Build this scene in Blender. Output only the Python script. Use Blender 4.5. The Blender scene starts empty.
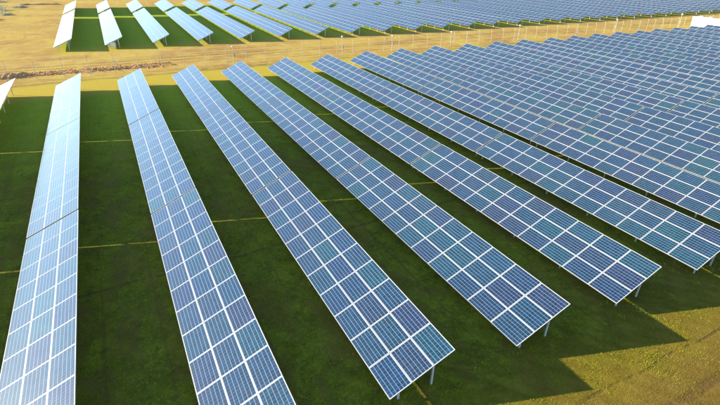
import bpy, math, random
import numpy as np
from mathutils import Matrix, Vector

random.seed(11)
rng = np.random.default_rng(11)
scene = bpy.context.scene
col = scene.collection

# ------------------------------------------------------------------ camera
CAM_H = 15.512
YAW, PITCH, ROLL, FPX = 0.4927, 0.4988, 0.0229, 463.07      # focal length in pixels of a 720 px wide frame
cy, sy, cp, sp = math.cos(YAW), math.sin(YAW), math.cos(PITCH), math.sin(PITCH)
FW = Vector((sy * cp, cy * cp, -sp))
RT = Vector((cy, -sy, 0))
UP = RT.cross(FW)
R2 = RT * math.cos(ROLL) + UP * math.sin(ROLL)
U2 = -RT * math.sin(ROLL) + UP * math.cos(ROLL)
cam_d = bpy.data.cameras.new('camera')
cam_d.sensor_width = 36
cam_d.lens = FPX / 720 * 36
cam_d.clip_start = 0.1
cam_d.clip_end = 6000
cam = bpy.data.objects.new('camera', cam_d)
cam.matrix_world = Matrix(((R2.x, U2.x, -FW.x, 0), (R2.y, U2.y, -FW.y, 0), (R2.z, U2.z, -FW.z, CAM_H), (0, 0, 0, 1)))
col.objects.link(cam)
scene.camera = cam

# ------------------------------------------------------------------ sky, sun, exposure
SUN = Vector((-2.69, 1.544, 1.0)).normalized()               # towards the sun
SUN_EL = math.asin(SUN.z)
world = bpy.data.worlds.new('World')
scene.world = world
world.use_nodes = True
wn = world.node_tree
sky = wn.nodes.new('ShaderNodeTexSky')
sky.sky_type = 'NISHITA'
sky.sun_disc = False
sky.sun_elevation = SUN_EL
sky.sun_rotation = math.atan2(SUN.x, SUN.y)
sky.air_density = 1.0
sky.dust_density = 0.35
sky.ozone_density = 2.6
bg = wn.nodes['Background']
bg.inputs['Strength'].default_value = 0.11
wn.links.new(sky.outputs[0], bg.inputs['Color'])

sl = bpy.data.lights.new('sun', 'SUN')
sl.energy = 5.0
sl.angle = math.radians(0.5)
sl.color = (1.0, 0.85, 0.62)
so = bpy.data.objects.new('sun', sl)
so.rotation_euler = SUN.to_track_quat('Z', 'Y').to_euler()
so.location = (-60, 40, 60)
col.objects.link(so)

vs = scene.view_settings
vs.view_transform = 'Standard'
vs.look = 'None'
vs.gamma = 1
vs.use_curve_mapping = False
vs.exposure = 1.6

# ------------------------------------------------------------------ helpers
def project(p):
    """world point -> pixel in a 720x405 frame (only used to skip tables the frame never shows)"""
    d = Vector((p[0], p[1], p[2] - CAM_H))
    z = d.dot(FW)
    if z < 0.5:
        return None
    return 360 + FPX * d.dot(R2) / z, 202.5 - FPX * d.dot(U2) / z

def tag(o, label=None, cat=None, group=None, kind=None):
    if label: o['label'] = label
    if cat: o['category'] = cat
    if group: o['group'] = group
    if kind: o['kind'] = kind
    return o

class MB:
    def __init__(s): s.v, s.f, s.m, s.uv = [], [], [], []
    def face(s, pts, m=0, uv=None):
        i = len(s.v); s.v += [tuple(p) for p in pts]; s.f.append(tuple(range(i, i + len(pts)))); s.m.append(m)
        s.uv.append(uv or [(0, 0)] * len(pts))
    def box(s, a, b, m=0):
        (x0, y0, z0), (x1, y1, z1) = a, b
        s.hexa([(x0, y0, z0), (x1, y0, z0), (x1, y1, z0), (x0, y1, z0), (x0, y0, z1), (x1, y0, z1), (x1, y1, z1), (x0, y1, z1)], m)
    def hexa(s, c, m=0):
        i = len(s.v); s.v += [tuple(p) for p in c]
        for q in ((0, 3, 2, 1), (4, 5, 6, 7), (0, 1, 5, 4), (1, 2, 6, 5), (2, 3, 7, 6), (3, 0, 4, 7)):
            s.f.append(tuple(i + k for k in q)); s.m.append(m); s.uv.append([(0, 0)] * 4)
    def bar(s, p, q, w, h, m=0, up=(0, 0, 1)):
        p, q = Vector(p), Vector(q); d = (q - p).normalized()
        a = d.cross(Vector(up))
        if a.length < 1e-4: a = d.cross(Vector((0, 1, 0)))
        a.normalize(); b = a.cross(d).normalized()
        a = a * w / 2; b = b * h / 2
        s.hexa([p - a - b, p + a - b, p + a + b, p - a + b, q - a - b, q + a - b, q + a + b, q - a + b], m)
    def tube(s, p, q, r, n=8, m=0, r2=None):
        p, q = Vector(p), Vector(q); r2 = r if r2 is None else r2
        d = (q - p).normalized(); a = d.orthogonal().normalized(); b = d.cross(a)
        i = len(s.v)
        for k in range(n):
            t = 2 * math.pi * k / n; s.v.append(tuple(p + (a * math.cos(t) + b * math.sin(t)) * r))
        for k in range(n):
            t = 2 * math.pi * k / n; s.v.append(tuple(q + (a * math.cos(t) + b * math.sin(t)) * r2))
        for k in range(n):
            j = (k + 1) % n; s.f.append((i + k, i + j, i + n + j, i + n + k)); s.m.append(m); s.uv.append([(0, 0)] * 4)
        s.f.append(tuple(i + k for k in reversed(range(n)))); s.m.append(m); s.uv.append([(0, 0)] * n)
        s.f.append(tuple(i + n + k for k in range(n))); s.m.append(m); s.uv.append([(0, 0)] * n)
    def mesh(s, name, mats, uv=False, smooth=False):
        me = bpy.data.meshes.new(name); me.from_pydata(s.v, [], s.f)
        for m in (mats if isinstance(mats, (list, tuple)) else [mats]): me.materials.append(m)
        me.polygons.foreach_set('material_index', s.m)
        if uv:
            l = me.uv_layers.new(name='UVMap')
            l.data.foreach_set('uv', [c for f in s.uv for p in f for c in p])
        if smooth: me.polygons.foreach_set('use_smooth', [True] * len(me.polygons))
        me.update()
        return me
    def build(s, name, mats, parent=None, loc=(0, 0, 0), uv=False, smooth=False):
        return put(name, s.mesh(name, mats, uv, smooth), parent, loc)

def put(name, me, parent=None, loc=(0, 0, 0), rot=None):
    o = bpy.data.objects.new(name, me)
    o.location = loc
    if rot: o.rotation_euler = rot
    if parent: o.parent = parent
    col.objects.link(o)
    return o

def empty(name, loc):
    o = bpy.data.objects.new(name, None); o.location = loc; o.empty_display_size = 0.3
    col.objects.link(o)
    return o

# ------------------------------------------------------------------ materials
class NT:
    def __init__(s, name):
        s.mat = bpy.data.materials.new(name); s.mat.use_nodes = True
        s.t = s.mat.node_tree; s.bsdf = s.t.nodes['Principled BSDF']
    def n(s, kind, **kw):
        x = s.t.nodes.new(kind)
        for k, v in kw.items(): setattr(x, k, v)
        return x
    def link(s, a, b): s.t.links.new(a, b)
    def set(s, sock, v):
        if isinstance(v, (int, float)): sock.default_value = v
        elif isinstance(v, tuple): sock.default_value = v if len(v) == len(sock.default_value) else (*v, 1)
        else: s.link(v, sock)
    def math(s, op, a, b=0.0, c=0.0, clamp=False):
        x = s.n('ShaderNodeMath', operation=op, use_clamp=clamp)
        s.set(x.inputs[0], a); s.set(x.inputs[1], b)
        if op in ('MULTIPLY_ADD', 'SMOOTH_MIN', 'COMPARE'): s.set(x.inputs[2], c)
        return x.outputs[0]
    def step(s, v, a, b, t='SMOOTHSTEP'):
        x = s.n('ShaderNodeMapRange', interpolation_type=t)
        s.set(x.inputs[0], v); x.inputs[1].default_value = a; x.inputs[2].default_value = b
        return x.outputs[0]
    def mix(s, f, a, b, mode='MIX'):
        x = s.n('ShaderNodeMix', data_type='RGBA', blend_type=mode)
        s.set(x.inputs[0], f); s.set(x.inputs[6], a); s.set(x.inputs[7], b)
        return x.outputs[2]
    def noise(s, vec, scale, detail=4, rough=.55, dist=0):
        x = s.n('ShaderNodeTexNoise'); s.link(vec, x.inputs['Vector'])
        x.inputs['Scale'].default_value = scale; x.inputs['Detail'].default_value = detail
        x.inputs['Roughness'].default_value = rough; x.inputs['Distortion'].default_value = dist
        return x.outputs[0]
    def scale(s, vec, v):
        x = s.n('ShaderNodeVectorMath', operation='MULTIPLY'); s.link(vec, x.inputs[0]); x.inputs[1].default_value = v
        return x.outputs[0]
    def bump(s, h, strength, dist):
        x = s.n('ShaderNodeBump'); s.link(h, x.inputs['Height']); x.inputs['Strength'].default_value = strength; x.inputs['Distance'].default_value = dist
        s.link(x.outputs[0], s.bsdf.inputs['Normal'])

def simple(name, color, rough=.5, metal=0.0, var=0.15, scale=3.0):
    k = NT(name)
    tc = k.n('ShaderNodeTexCoord').outputs['Object']
    n = k.noise(tc, scale, 5)
    c = k.mix(n, tuple(c * (1 - var) for c in color), tuple(min(1, c * (1 + var)) for c in color))
    k.link(c, k.bsdf.inputs['Base Color'])
    k.bsdf.inputs['Roughness'].default_value = rough
    k.bsdf.inputs['Metallic'].default_value = metal
    return k.mat

def panel_glass():
    k = NT('panel_cells')
    uv = k.n('ShaderNodeTexCoord').outputs['UV']
    sx = k.n('ShaderNodeSeparateXYZ'); k.link(uv, sx.inputs[0])
    u, v = sx.outputs[0], sx.outputs[1]                 # u along the long side, v across
    def edge(x, cells, w):                              # 1 on the gap lines between cells
        f = k.math('FRACT', k.math('MULTIPLY', x, cells))
        d = k.math('ABSOLUTE', k.math('SUBTRACT', f, .5))
        return k.math('GREATER_THAN', d, .5 - w)
    margin_u = k.math('GREATER_THAN', k.math('ABSOLUTE', k.math('SUBTRACT', u, .5)), .492)
    margin_v = k.math('GREATER_THAN', k.math('ABSOLUTE', k.math('SUBTRACT', v, .5)), .489)
    strings = edge(v, 6, .050)
    cross = edge(u, 10, .030)
    f3 = k.math('FRACT', k.math('MULTIPLY', v, 18))
    bus = k.math('LESS_THAN', k.math('ABSOLUTE', k.math('SUBTRACT', f3, .5)), .045)
    oi = k.n('ShaderNodeObjectInfo').outputs['Random']
    isl = k.n('ShaderNodeNewGeometry').outputs['Random Per Island']
    rnd = k.math('FRACT', k.math('ADD', oi, isl))
    ramp = k.n('ShaderNodeValToRGB'); k.link(rnd, ramp.inputs[0])
    el = ramp.color_ramp.elements
    stops = [(0, (.003, .023, .064)), (.22, (.002, .029, .062)), (.40, (.005, .022, .065)), (.55, (.001, .034, .062)),
             (.72, (.008, .020, .059)), (.80, (.002, .025, .072)), (.94, (.001, .038, .059)), (1, (.010, .020, .054))]
    el[0].position, el[0].color = 0, (*stops[0][1], 1)
    el[1].position, el[1].color = 1, (*stops[-1][1], 1)
    for p, c in stops[1:-1]:
        e = el.new(p); e.color = (*c, 1)
    # crystalline flecks and a slight difference from cell to cell
    cu = k.math('FLOOR', k.math('MULTIPLY', u, 10)); cv = k.math('FLOOR', k.math('MULTIPLY', v, 6))
    cmb = k.n('ShaderNodeCombineXYZ'); k.link(cu, cmb.inputs[0]); k.link(cv, cmb.inputs[1]); k.link(k.math('MULTIPLY', rnd, 91), cmb.inputs[2])
    wnz = k.n('ShaderNodeTexWhiteNoise'); k.link(cmb.outputs[0], wnz.inputs['Vector'])
    cellv = k.math('MULTIPLY_ADD', wnz.outputs['Value'], .5, .75)
    cellc = k.mix(1.0, ramp.outputs[0], cellv, 'MULTIPLY')
    c = k.mix(k.math('MULTIPLY', bus, .08), cellc, (.22, .25, .30))
    c = k.mix(k.math('MULTIPLY', cross, .30), c, (.28, .36, .45))
    c = k.mix(k.math('MULTIPLY', strings, .55), c, (.32, .40, .50))
    c = k.mix(k.math('MAXIMUM', margin_u, margin_v), c, (.44, .47, .50))
    pos = k.n('ShaderNodeNewGeometry').outputs['Position']
    film = k.math('MULTIPLY', k.step(k.noise(pos, .35, 6, .65), .42, .75), .016)          # thin uneven dust film
    lip = k.math('MULTIPLY', k.math('SUBTRACT', 1, k.step(v, .0, .07)), k.math('MULTIPLY_ADD', k.noise(pos, 3.0, 4), .22, -.04, True))
    c = k.mix(k.math('ADD', film, lip), c, (.36, .34, .30))
    k.link(c, k.bsdf.inputs['Base Color'])
    geo = k.n('ShaderNodeNewGeometry').outputs['Position']
    dirt = k.noise(geo, 1.7, 5, .6)
    k.link(k.math('MULTIPLY_ADD', dirt, .12, .19), k.bsdf.inputs['Roughness'])
    k.bsdf.inputs['IOR'].default_value = 1.52
    k.bsdf.inputs['Coat Weight'].default_value = 1.0
    k.bsdf.inputs['Coat Roughness'].default_value = .08
    return k.mat

GLASS = panel_glass()
FRAME = simple('anodised_frame', (.40, .42, .45), .40, .25, .10)
STEEL = simple('galvanised_steel', (.62, .63, .64), .5, .2, .2, 9)
WHITE = simple('white_enamel', (.80, .80, .78), .45, 0, .05, 1.2)
GALV = simple('painted_post', (.38, .37, .34), .6, 0, .12, 4)
GREYM = simple('grey_enamel', (.30, .31, .32), .5, 0, .1, 2)
BACK = simple('panel_back_sheet', (.45, .45, .44), .6, 0, .05)

# table plane
TILT = 0.4101
CT, ST = math.cos(TILT), math.sin(TILT)
LOW = 0.628
PL, G = 1.650, 0.014
STEP = 1.672
PWSTEP = 3.175 / 3
PW = PWSTEP - 0.012
PLEN = STEP - 0.012

# ------------------------------------------------------------------ ground
def ground_material():
    k = NT('field_ground')
    pos = k.n('ShaderNodeNewGeometry').outputs['Position']
    s = k.n('ShaderNodeSeparateXYZ'); k.link(pos, s.inputs[0]); X, Y = s.outputs[0], s.outputs[1]
    big = k.noise(pos, .09, 4, .6); mid = k.noise(pos, .55, 5, .62); fine = k.noise(pos, 5.0, 5, .65); vfine = k.noise(pos, 22, 3, .7)
    along = k.noise(k.scale(pos, (.035, .9, 1)), 1.0, 5, .65)          # wheel-track streaks that run across the rows
    rows = k.noise(k.scale(pos, (1.3, .06, 1)), 1.0, 4, .6)            # mowing swaths along the rows
    wob = k.math('MULTIPLY_ADD', mid, 3.0, -1.5)
    Yw = k.math('ADD', Y, wob); Xw = k.math('ADD', X, wob)
    # turf
    g = k.mix(k.step(mid, .32, .66), (.110, .128, .010), (.225, .235, .014))
    g = k.mix(k.math('MULTIPLY', k.step(rows, .40, .66), .5), g, (.190, .220, .012))
    g = k.mix(k.math('MULTIPLY', k.step(k.noise(pos, 1.6, 5, .68), .48, .66), .75), g, (.085, .085, .012))
    g = k.mix(k.math('MULTIPLY', k.step(fine, .48, .70), .65), g, (.38, .36, .026))
    g = k.mix(k.math('MULTIPLY', k.step(vfine, .46, .66), .8), g, (.040, .048, .007))
    bare = k.math('MULTIPLY', k.step(k.noise(k.scale(pos, (1, .40, 1)), .42, 7, .72, .6), .46, .62), .80)
    g = k.mix(bare, g, (.165, .112, .024))
    tyre = k.math('MULTIPLY', k.step(k.noise(k.scale(pos, (2.2, .03, 1)), 1.0, 3, .5), .58, .68), .55)
    g = k.mix(tyre, g, (.120, .088, .018))
    far_lift = k.step(Yw, 30, 62)                                           # turf colour painted brighter and greener with distance, standing in for far flare
    g = k.mix(k.math('MULTIPLY', far_lift, .55), g, k.mix(k.step(fine, .35, .68), (.26, .40, .010), (.46, .54, .016)))
    # dry strip
    d = k.mix(k.step(along, .38, .60), (.25, .145, .042), (.40, .255, .062))
    d = k.mix(k.math('MULTIPLY', k.step(fine, .4, .75), .5), d, (.30, .20, .075))
    d = k.mix(k.math('MULTIPLY', k.step(big, .42, .62), .75), d, (.44, .32, .060))
    d = k.mix(k.math('MULTIPLY', k.step(vfine, .55, .8), .35), d, (.17, .11, .05))
    d = k.mix(k.math('MULTIPLY', k.step(k.noise(pos, .30, 7, .72, .8), .46, .62), .7), d, (.44, .345, .080))
    d = k.mix(k.math('MULTIPLY', k.step(k.noise(pos, 1.3, 6, .75), .50, .64), .55), d, (.30, .185, .060))
    cc = k.n('ShaderNodeVectorMath', operation='DISTANCE'); k.link(pos, cc.inputs[0]); cc.inputs[1].default_value = (-25, 110, 0)
    ring = k.math('ADD', cc.outputs['Value'], k.math('MULTIPLY', k.noise(pos, .25, 3), 2.5))
    arcs = k.math('MULTIPLY', k.step(k.math('SINE', k.math('MULTIPLY', ring, 3.4)), .55, .95), k.math('MULTIPLY', k.math('SUBTRACT', 1, k.step(ring, 15, 19)), k.step(k.noise(pos, .5, 4), .42, .58)))
    d = k.mix(k.math('MULTIPLY', arcs, .6), d, (.30, .175, .050))
    # straw-yellow turf at the margins
    y_ = k.mix(k.step(fine, .35, .7), (.42, .32, .036), (.33, .275, .034))
    # dirt lane at the near end of the rows
    l = k.mix(k.step(along, .35, .68), (.140, .092, .016), (.195, .135, .024))
    l = k.mix(k.math('MULTIPLY', k.step(fine, .42, .72), .6), l, (.20, .14, .032))
    l = k.mix(k.math('MULTIPLY', k.step(vfine, .55, .8), .45), l, (.08, .055, .016))
    # masks by place
    dry_strip = k.math('MULTIPLY', k.step(Yw, 68.6, 70.4), k.math('SUBTRACT', 1, k.step(Yw, 88.0, 90.5)))
    yel_strip = k.math('MULTIPLY', k.step(Yw, 60.5, 63.5), k.math('SUBTRACT', 1, k.step(Yw, 69.5, 72)))
    west = k.math('SUBTRACT', 1, k.step(Xw, -8.5, -6.0))
    west = k.math('MULTIPLY', west, k.step(Yw, 68, 70))
    north = k.step(Yw, 155, 158)
    lane = k.math('SUBTRACT', 1, k.step(k.math('ADD', Yw, k.math('MULTIPLY', X, -.02)), 4.9, 7.3))
    near_margin = k.math('SUBTRACT', 1, k.step(Yw, 7.0, 11.0))
    c = k.mix(k.math('MULTIPLY', near_margin, .75), g, k.mix(k.step(mid, .35, .65), (.150, .122, .010), (.180, .124, .014)))
    c = k.mix(yel_strip, c, y_)
    far_margin = k.math('MULTIPLY', k.step(Yw, 84, 87), k.math('SUBTRACT', 1, k.step(Yw, 92, 97)))
    c = k.mix(k.math('MULTIPLY', far_margin, .8), c, y_)
    dry = k.math('MAXIMUM', dry_strip, k.math('MAXIMUM', west, north))
    c = k.mix(dry, c, d)
    c = k.mix(lane, c, l)
    # wheel ruts (real bare soil) in the lanes
    def rut(src, centre, w):
        return k.math('SUBTRACT', 1, k.step(k.math('ABSOLUTE', k.math('SUBTRACT', src, centre)), w * .4, w))
    yr = k.math('ADD', Y, k.math('MULTIPLY_ADD', k.noise(k.scale(pos, (.12, .12, 1)), 1, 2), 1.6, -.8))
    rr = k.math('MAXIMUM', k.math('MAXIMUM', rut(yr, 6.55, .10), rut(yr, 4.7, .3)), k.math('MAXIMUM', rut(yr, 80.2, .35), rut(yr, 78.4, .35)))
    rr = k.math('MAXIMUM', rr, k.math('MAXIMUM', rut(yr, 69.6, .25), rut(yr, 22.4, .16)))
    rr = k.math('MULTIPLY', rr, k.step(k.noise(pos, .8, 3), .34, .5))
    c = k.mix(k.math('MULTIPLY', rr, .5), c, (.085, .050, .020))
    k.link(c, k.bsdf.inputs['Base Color'])
    k.bsdf.inputs['Roughness'].default_value = .95
    k.bsdf.inputs['Specular IOR Level'].default_value = .1
    h = k.math('ADD', k.math('MULTIPLY', fine, .6), k.math('ADD', k.math('MULTIPLY', vfine, .35), k.math('MULTIPLY', rr, -.45)))
    h = k.math('ADD', h, k.math('MULTIPLY', along, k.math('MULTIPLY', dry, 1.0)))
    k.bump(h, .7, .10)
    return k.mat
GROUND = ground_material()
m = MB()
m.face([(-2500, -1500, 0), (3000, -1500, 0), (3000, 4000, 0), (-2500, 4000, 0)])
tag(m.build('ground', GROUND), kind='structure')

# ------------------------------------------------------------------ solar tables
def panel_into(mb, x0, y0, w, l, z0=0.0, flip=False):
    """one framed panel lying in XY: x across (slope), y along the row, thickness downwards"""
    t, fr, rec = .035, .022, .004
    x1, y1 = x0 + w, y0 + l
    o = [(x0, y0), (x1, y0), (x1, y1), (x0, y1)]
    i = [(x0 + fr, y0 + fr), (x1 - fr, y0 + fr), (x1 - fr, y1 - fr), (x0 + fr, y1 - fr)]
    P = lambda p, z: (p[0], p[1], z0 + z)
    for a in range(4):
        b = (a + 1) % 4
        mb.face([P(o[a], 0), P(o[b], 0), P(i[b], 0), P(i[a], 0)], 1)
        mb.face([P(i[a], 0), P(i[b], 0), P(i[b], -rec), P(i[a], -rec)], 1)
        mb.face([P(o[a], -t), P(o[b], -t), P(o[b], 0), P(o[a], 0)], 1)
    g = -rec
    mb.face([P(i[0], g), P(i[1], g), P(i[2], g), P(i[3], g)], 0, [(0, 0), (0, 1), (1, 1), (1, 0)])
    mb.face([P(o[3], -t), P(o[2], -t), P(o[1], -t), P(o[0], -t)], 2)

m = MB(); panel_into(m, -PW / 2, -PLEN / 2, PW, PLEN)
PANEL_ME = m.mesh('solar_panel', [GLASS, FRAME, BACK], uv=True)

def slope(s, y, n=0.0):
    """point s metres up the slope, y along the row, n metres along the panel normal (table-local)"""
    return Vector((s * CT - n * ST, y, LOW + s * ST + n * CT))

FRONT_S, REAR_S = .60, 2.33
def leg_mesh(s, name):
    m = MB(); top = slope(s, 0, -.15)
    m.box((top.x - .04, -.03, -.25), (top.x + .04, .03, top.z))
    m.box((top.x - .055, -.045, top.z - .12), (top.x + .055, .045, top.z - .002))
    return m.mesh(name, STEEL)
LEG_F, LEG_R = leg_mesh(FRONT_S, 'leg'), leg_mesh(REAR_S, 'leg')
m = MB(); m.bar(slope(.15, 0, -.13), slope(3.02, 0, -.13), .05, .09); RAFTER = m.mesh('rafter', STEEL)
m = MB(); m.bar((slope(FRONT_S, 0).x, .045, .25), slope(1.75, .045, -.17), .035, .035); BRACE = m.mesh('brace', STEEL)
PURLIN_CACHE = {}
def purlin_mesh(L):
    k = round(L, 2)
    if k not in PURLIN_CACHE:
        m = MB(); m.box((-.025, .06, -.045), (.025, L - .06, 0)); PURLIN_CACHE[k] = m.mesh('purlin', STEEL)
    return PURLIN_CACHE[k]
PURLIN_S = (.22, .84, 1.28, 1.90, 2.34, 2.95)

def frame_positions(L):
    n = max(2, round(L / 3.35) + 1)
    return [.32 + (L - .64) * i / (n - 1) for i in range(n)]

def table_detailed(loc, npan, label, group):
    root = empty('solar_table', loc)
    root.rotation_euler = (0, random.gauss(0, .0015), random.gauss(0, .0005))
    tag(root, label, 'solar table', group)
    L = npan * STEP
    for a in range(npan):
        for b in range(3):
            c = slope((b + .5) * PWSTEP, (a + .5) * STEP, random.uniform(-.002, .002))
            put('solar_panel', PANEL_ME, root, c, (random.gauss(0, .0022), -TILT + random.gauss(0, .003), 0))
    for s in PURLIN_S:
        put('purlin', purlin_mesh(L), root, slope(s, 0, -.040), (0, -TILT, 0))
    for y in frame_positions(L):
        put('rafter', RAFTER, root, (0, y, 0)); put('leg', LEG_F, root, (0, y, 0)); put('leg', LEG_R, root, (0, y, 0)); put('brace', BRACE, root, (0, y, 0))
    return root

JOINED = {}
def table_joined(loc, npan, label, group):
    if npan not in JOINED:
        L = npan * STEP
        m = MB()
        for a in range(npan):
            for b in range(3):
                panel_into(m, b * PWSTEP + .006, a * STEP + .006, PW, PLEN, random.uniform(-.003, .003))
        pm = m.mesh('panel_array', [GLASS, FRAME, BACK], uv=True)
        m = MB()
        for s in PURLIN_S:
            p = slope(s, 0, -.062); m.box((p.x - .025, .06, p.z - .02), (p.x + .025, L - .06, p.z + .02))
        for y in frame_positions(L): m.bar(slope(.15, y, -.13), slope(3.02, y, -.13), .05, .09)
        JOINED[npan] = (pm, m.mesh('support_frame', STEEL), L)
    pm, fm, L = JOINED[npan]
    root = empty('solar_table', loc)
    root.rotation_euler = (0, random.gauss(0, .004), random.gauss(0, .0006))
    tag(root, label, 'solar table', group)
    tag(put('panel_array', pm, root, slope(0, 0), (0, -TILT, 0)), kind='stuff')
    put('support_frame', fm, root)
    for y in frame_positions(L):
        put('leg', LEG_F, root, (0, y, 0)); put('leg', LEG_R, root, (0, y, 0))
    return root

def in_view(x, y, L, margin=40):
    for i in range(21):
        for s in (0, 1.6, 3.175):
            p = project((x + s * CT, y + L * i / 20, LOW + s * ST))
            if p and -margin < p[0] < 720 + margin and -margin < p[1] < 405 + margin: return True
    return False

ORD = ['first', 'second', 'third', 'fourth', 'fifth', 'sixth', 'seventh', 'eighth', 'ninth', 'tenth', 'eleventh', 'twelfth', 'thirteenth',
       'fourteenth', 'fifteenth', 'sixteenth', 'seventeenth', 'eighteenth', 'nineteenth', 'twentieth', 'twenty-first', 'twenty-second',
       'twenty-third', 'twenty-fourth', 'twenty-fifth', 'twenty-sixth', 'twenty-seventh', 'twenty-eighth', 'twenty-ninth', 'thirtieth',
       'thirty-first', 'thirty-second', 'thirty-third', 'thirty-fourth', 'thirty-fifth', 'thirty-sixth', 'thirty-seventh', 'thirty-eighth', 'thirty-ninth', 'fortieth', 'forty-first', 'forty-second']
DX = [-.143, -.039, .153, .127, -.027, -.025, -.030, .048, -.001, -.036, -.018, 0, -.061, .052]
YJ = [28.39, 28.32, 28.26, 28.11, 27.97, 27.87, 27.71, 27.83, 27.90, 27.64, 27.38, 27.38, 27.29, 26.95]
ROW_X0, ROW_P = -6.3123, 6.4506
NPAN, GAP = 11, .13
TL = NPAN * STEP
PLACE = ['near-end', 'middle', 'far-end']
count = 0
for r in range(0, 22):
    x = ROW_X0 + ROW_P * (r - 1) + (DX[r] if r < 14 else random.gauss(0, .05))
    yj = YJ[r] if r < 14 else 27.0 + random.gauss(0, .12)
    for t in range(3):
        y = yj + GAP / 2 - TL + t * (TL + GAP)
        if r > 1 and not in_view(x, y, TL): continue        # (the leftmost rows also shade what is in view)
        lab = '%s blue table of the %s long panel row from the left, before the fence' % (PLACE[t], ORD[r])
        d = math.hypot(x + 1.5, y + TL / 2)
        z = random.gauss(0, .006)
        if d < 92: table_detailed((x, y, z), NPAN, lab, 'solar tables in the field before the fence')
        else: table_joined((x, y, z), NPAN, lab, 'solar tables in the field before the fence')
        count += 1
FAR_X0, FAR_P = -7.75, 7.52
for r in range(0, 40):
    x = FAR_X0 + FAR_P * r
    y0 = 91.6 - .05 * min(x, 55) + random.gauss(0, .15)
    yb = y0 + 26 * STEP + 3.0
    if in_view(x, y0, 26 * STEP, 6):
        table_joined((x, y0, 0), 26, 'front table of the %s panel row from the left, beyond the wire fence' % ORD[r], 'solar tables beyond the fence')
    if in_view(x, yb, 12 * STEP, 6):
        table_joined((x, yb, 0), 12, 'back table of the %s panel row from the left, beyond the wire fence' % ORD[r], 'solar tables beyond the fence')

# ------------------------------------------------------------------ fence
FY = 72.6
fence = empty('wire_fence', (60, FY, 0))
tag(fence, 'long wire fence on thin pale posts along the tan strip between two fields', 'fence')
m = MB(); m.tube((0, 0, -.3), (0, 0, 2.15), .030, 8); m.bar((0, 0, 2.12), (.0, .28, 2.42), .04, .04); POST = m.mesh('fence_post', GALV)
m = MB(); m.tube((0, 0, -.3), (0, 0, 2.15), .036, 8); m.bar((0, 0, 2.12), (.0, .28, 2.42), .04, .04); m.bar((0, 0, 1.7), (1.1, 0, 0), .05, .05); POST_B = m.mesh('fence_post', GALV)
x = -21.0; i = 0
while x < 215:
    p = put('fence_post', POST_B if i % 10 == 7 else POST, fence, (x - 60, random.gauss(0, .05), 0), (random.gauss(0, .012), random.gauss(0, .012), 0))
    x += 3.05; i += 1
for z, yy in ((.15, 0), (.75, 0), (1.35, 0), (1.95, 0), (2.40, .27)):
    m = MB(); m.tube((-81, yy, z), (155, yy, z), .006, 4); m.build('wire', STEEL, fence)
m = MB()
for x_ in np.arange(-81, 155, .5): m.tube((x_, 0, .1), (x_, 0, 2.1), .0025, 3)
tag(m.build('wire_mesh', STEEL, fence), kind='stuff')

# taller poles that carry a small white security camera
for x, h, w in ((16.6, 3.0, 'behind the fourth row'), (34.7, 3.4, 'behind the sixth row'), (44.4, 3.0, 'behind the seventh row'), (57.2, 3.0, 'behind the ninth row'), (74.2, 3.4, 'behind the eleventh row'), (104.0, 3.2, 'behind the sixteenth row'), (128.5, 3.6, 'near the white container')):
    root = empty('camera_pole', (x, FY - .45, 0))
    tag(root, 'tall pale pole with a small camera box %s' % w if 'near' in w else 'tall pale pole with a small camera box %s from the left' % w, 'pole', 'camera poles along the fence')
    m = MB(); h -= .5; m.tube((0, 0, -.2), (0, 0, h), .05, 10, 0, .04); m.build('pole', GALV, root)
    m = MB(); m.box((-.11, -.2, h), (.11, .2, h + .16)); m.build('camera_housing', GALV, root)
    m = MB(); m.box((.05, -.14, 1.1), (.22, .14, 1.5)); m.build('junction_box', GREYM, root)

# ------------------------------------------------------------------ white inverter container at the end of the rows
root = empty('inverter_container', (132.4, 64.5, 0))
tag(root, 'long white inverter container at the far right end of the near rows', 'container')
m = MB(); m.box((-1.2, -6.4, .2), (1.2, 6.4, 2.5)); m.build('body', WHITE, root)
m = MB(); m.box((-1.28, -6.5, 2.502), (1.28, 6.5, 2.60)); rf = m.build('roof', WHITE, root)
for y in (-3, .5, 3.2, 5.4):
    m = MB(); m.box((.3, y - .25, 2.602), (.9, y + .25, 2.86)); m.build('roof_vent', WHITE, rf)
for y in (-4.5, -1.2, 2.1, 4.9):
    m = MB(); m.box((-1.235, y - .45, .4), (-1.203, y + .45, 2.3)); d = m.build('door', WHITE, root)
    m = MB(); m.box((-1.27, y + .3, 1.3), (-1.237, y + .36, 1.5)); m.build('handle', GREYM, d)
m = MB(); m.box((-1.1, -6.3, -.1), (1.1, 6.3, .198)); m.build('plinth', GREYM, root)

# small inverter cabinets under the end of a far table
for x, y, lab in ((.4, 92.0, 'grey inverter cabinet in the shade under second front table beyond the fence'),):
    root = empty('inverter_cabinet', (x + .6, y, 0)); tag(root, lab, 'cabinet')
    m = MB(); m.box((-.5, -.2, .25), (.5, .2, 1.0)); m.build('body', GREYM, root)
    m = MB(); m.box((-.4, -.235, .3), (.4, -.203, .95)); m.build('door', WHITE, root)
    for sx in (-.4, .4):
        m = MB(); m.box((sx - .03, -.03, -.1), (sx + .03, .03, .248)); m.build('leg', STEEL, root)

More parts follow.
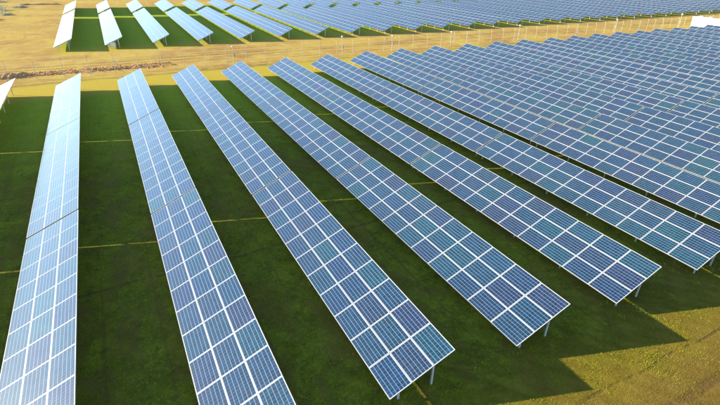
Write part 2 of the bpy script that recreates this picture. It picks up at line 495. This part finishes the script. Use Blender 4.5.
# ------------------------------------------------------------------ soil bank, ditch edge
def vnoise(x, y, seed=0):
    return (math.sin(x * 1.7 + seed) * math.cos(y * 2.3 + seed * 1.3) + math.sin(x * 4.1 + y * 3.3 + seed * 2.1) * .6 + math.sin(x * 9.7 - y * 7.1 + seed) * .35) / 1.95
def soil_mat():
    k = NT('loose_soil'); pos = k.n('ShaderNodeNewGeometry').outputs['Position']
    a = k.noise(pos, .5, 5, .65); b = k.noise(pos, 4, 5, .7)
    c = k.mix(k.step(a, .35, .65), (.40, .185, .070), (.46, .26, .10)); c = k.mix(k.math('MULTIPLY', k.step(b, .45, .7), .6), c, (.24, .13, .06))
    k.link(c, k.bsdf.inputs['Base Color']); k.bsdf.inputs['Roughness'].default_value = .95; k.bump(b, .8, .12)
    return k.mat
SOIL = soil_mat()
def ridge(name, x0, x1, yc, half, height, seed, mat, label, cat, step=.22, taper=2.0):
    nx = int((x1 - x0) / step); ny = 14; V = []; Fc = []
    for i in range(nx + 1):
        x = x0 + (x1 - x0) * i / nx
        e = min(1, (x - x0) / taper, (x1 - x) / taper)
        for j in range(ny + 1):
            t = -1 + 2 * j / ny
            y = yc(x) + t * half * (1 + .2 * vnoise(x * .6, 0, seed))
            prof = max(0, 1 - abs(t) ** 1.6)
            h = height * max(0, e) * prof * (.75 + .45 * vnoise(x * .9, t, seed) + .25 * vnoise(x * 2.6, t * 3, seed + 3))
            V.append((x, y, max(-.02, h - .02)))
    for i in range(nx):
        for j in range(ny):
            a = i * (ny + 1) + j; Fc.append((a, a + ny + 1, a + ny + 2, a + 1))
    me = bpy.data.meshes.new(name); me.from_pydata(V, [], Fc); me.materials.append(mat)
    o = put(name, me); tag(o, label, cat)
    return o
ridge('soil_bank', -24, -8.6, lambda x: 75.0 - .04 * (x + 10), 1.1, .62, 1.0, SOIL, 'low reddish soil bank by the fence at the left edge', 'soil bank')
ridge('soil_bank', -9.2, 6.5, lambda x: 75.3 + .25 * math.sin(x * .7), 1.0, .24, 4.0, SOIL, 'broken brown soil ridge by the fence behind the second and third rows', 'soil bank')
ridge('soil_bank', -21, -8.4, lambda x: 168.0 - .12 * (x + 9), .7, .42, 7.0, SOIL, 'thin dark earth ridge across the tan field at the upper left', 'soil bank')
# clods lying on and around the bank
V, Fc = [], []
for _ in range(650):
    x = rng.uniform(-13, 8.0); y = 75.3 + rng.normal(0, .75); s = abs(rng.normal(.05, .05)) + .03; z = .12 * rng.random() + max(0, .32 - .4 * abs(y - 75.3))
    i = len(V)
    for d in ((1, 0, 0), (-1, 0, 0), (0, 1, 0), (0, -1, 0), (0, 0, 1), (0, 0, -1)):
        V.append((x + d[0] * s * rng.uniform(.6, 1.5), y + d[1] * s * rng.uniform(.6, 1.4), z + d[2] * s * rng.uniform(.5, 1)))
    for f in ((0, 2, 4), (2, 1, 4), (1, 3, 4), (3, 0, 4), (2, 0, 5), (1, 2, 5), (3, 1, 5), (0, 3, 5)): Fc.append(tuple(i + q for q in f))
me = bpy.data.meshes.new('soil_clods'); me.from_pydata(V, [], Fc); me.materials.append(SOIL)
tag(put('soil_clods', me), 'loose brown soil clods scattered along the bank by the fence', 'soil', kind='stuff')

# ------------------------------------------------------------------ grass
def blade_mat(name, a, b, dry):
    k = NT(name)
    isl = k.n('ShaderNodeNewGeometry').outputs['Random Per Island']
    c = k.mix(isl, a, b); c = k.mix(k.step(isl, .84, .95), c, dry)
    k.link(c, k.bsdf.inputs['Base Color']); k.bsdf.inputs['Roughness'].default_value = .7; k.bsdf.inputs['Specular IOR Level'].default_value = .2
    k.bsdf.inputs['Transmission Weight'].default_value = 0
    return k.mat
GRASS = blade_mat('grass_blades', (.140, .185, .008), (.290, .300, .016), (.42, .35, .06))
DRYG = blade_mat('dry_grass_blades', (.135, .115, .010), (.19, .14, .018), (.26, .19, .04))
def blades(name, n, sampler, hmin, hmax, wid, mat, label):
    P = sampler(n); n = len(P)
    a = rng.uniform(0, 2 * math.pi, n); h = rng.uniform(hmin, hmax, n); w = wid * rng.uniform(.6, 1.4, n)
    lean = rng.normal(0, .45, (n, 2)) * h[:, None]
    v = np.zeros((n, 3, 3), np.float32)
    v[:, 0, 0] = P[:, 0] - np.cos(a) * w; v[:, 0, 1] = P[:, 1] - np.sin(a) * w; v[:, 0, 2] = -.005
    v[:, 1, 0] = P[:, 0] + np.cos(a) * w; v[:, 1, 1] = P[:, 1] + np.sin(a) * w; v[:, 1, 2] = -.005
    v[:, 2, :2] = P + lean; v[:, 2, 2] = h
    me = bpy.data.meshes.new(name)
    me.vertices.add(3 * n); me.vertices.foreach_set('co', v.ravel())
    me.loops.add(3 * n); me.loops.foreach_set('vertex_index', np.arange(3 * n, dtype=np.int32))
    me.polygons.add(n); me.polygons.foreach_set('loop_start', np.arange(0, 3 * n, 3, dtype=np.int32))
    me.materials.append(mat); me.update(calc_edges=True)
    o = put(name, me); tag(o, label, 'grass', kind='stuff')
    return o
def clumpy(P, f=1.0, keep=.5):
    k = np.sin(P[:, 0] * 1.9 * f + 1.3 * np.sin(P[:, 1] * 1.1 * f)) * np.cos(P[:, 1] * 2.3 * f + np.sin(P[:, 0] * .8 * f)) + .7 * np.sin(P[:, 0] * 5.3 * f + P[:, 1] * 4.1 * f) + rng.normal(0, .6, len(P))
    return P[k > np.quantile(k, 1 - keep)]
def s_near(n):
    P = clumpy(np.stack([rng.uniform(-8, 34, n), 5.0 + 35 * rng.random(n) ** 1.5], -1))
    edge = 7.2 + .9 * np.sin(P[:, 0] * .9) + .6 * np.sin(P[:, 0] * 2.3 + 1) + rng.normal(0, .8, len(P))
    return P[P[:, 1] > edge]
def s_lane(n): return clumpy(np.stack([rng.uniform(5, 36, n), rng.uniform(2.2, 12, n)], -1), 1.4, .45)
blades('grass', 900000, s_near, .02, .065, .008, GRASS, 'short green grass between the near panel rows')
blades('dry_grass', 420000, s_lane, .01, .045, .006, DRYG, 'short dry yellow grass by the dirt lane at the lower right')

# ------------------------------------------------------------------ scrub at the upper left
def leaf_mat(name, a, b):
    k = NT(name); isl = k.n('ShaderNodeNewGeometry').outputs['Random Per Island']
    k.link(k.mix(isl, a, b), k.bsdf.inputs['Base Color']); k.bsdf.inputs['Roughness'].default_value = .7
    return k.mat
SCRUB = leaf_mat('pale_scrub_leaves', (.40, .42, .20), (.66, .64, .44)); TWIG = simple('twig_bark', (.16, .11, .07), .9)
SCRUB_LAB = ['tallest pale scrub bush at the upper left corner', 'low pale bush at the left edge of the tan field', 'wide pale bush in the tan field near the corner', 'small pale bush beside the tan field tracks', 'round pale bush between the larger ones at upper left', 'thin pale bush nearest the dark earth ridge', 'sprawling greyish bush farthest up in the left corner']
for q, (bx, by, rad, hh) in enumerate(((-26.5, 168, 2.8, .9), (-21.5, 137, 2.0, .5), (-22.5, 157, 2.8, .7), (-20.0, 146, 1.4, .4), (-25.0, 150, 2.2, .6), (-18.5, 163, 1.5, .4), (-27, 181, 3.6, 1.0))):
    root = empty('scrub_bush', (bx, by, 0)); tag(root, SCRUB_LAB[q], 'bush', 'scrub at the upper left')
    m = MB()
    for _ in range(9):
        a = random.uniform(0, 6.28); rr_ = rad * random.uniform(.3, .8); m.tube((0, 0, -.05), (rr_ * math.cos(a), rr_ * math.sin(a), hh * random.uniform(.5, .9)), .03, 5, 0, .01)
    m.build('stem', TWIG, root)
    m = MB(); cl = [(random.gauss(0, rad * .45), random.gauss(0, rad * .4), random.uniform(.15, .8) * hh, random.uniform(.25, .5) * rad) for _ in range(11)]
    for _ in range(1500):
        cx_, cy_, cz_, cr_ = random.choice(cl)
        p = Vector((cx_ + random.gauss(0, cr_ * .45), cy_ + random.gauss(0, cr_ * .45), max(.03, cz_ + random.gauss(0, cr_ * .3)))); sz = random.uniform(.05, .13)
        u_ = Vector((random.gauss(0, 1), random.gauss(0, 1), random.gauss(0, 1))).normalized(); w_ = u_.orthogonal().normalized()
        m.face([p - u_ * sz, p + w_ * sz * .5, p + u_ * sz, p - w_ * sz * .5])
    m.build('foliage', SCRUB, root)

# coarser tufts and weeds standing out of the mown turf
def s_tuft(n):
    k = n // 45
    c = np.stack([rng.uniform(-7, 40, k), 9 + 45 * rng.random(k) ** 1.3], -1)
    return np.repeat(c, 45, 0) + rng.normal(0, .09, (k * 45, 2)) * np.repeat(rng.uniform(.5, 1.8, k), 45)[:, None]
WEED = blade_mat('weed_blades', (.20, .28, .012), (.38, .42, .030), (.55, .48, .12))
blades('weed_tufts', 60000, s_tuft, .03, .12, .010, WEED, 'scattered coarser tufts and weeds in the turf between the panel rows')
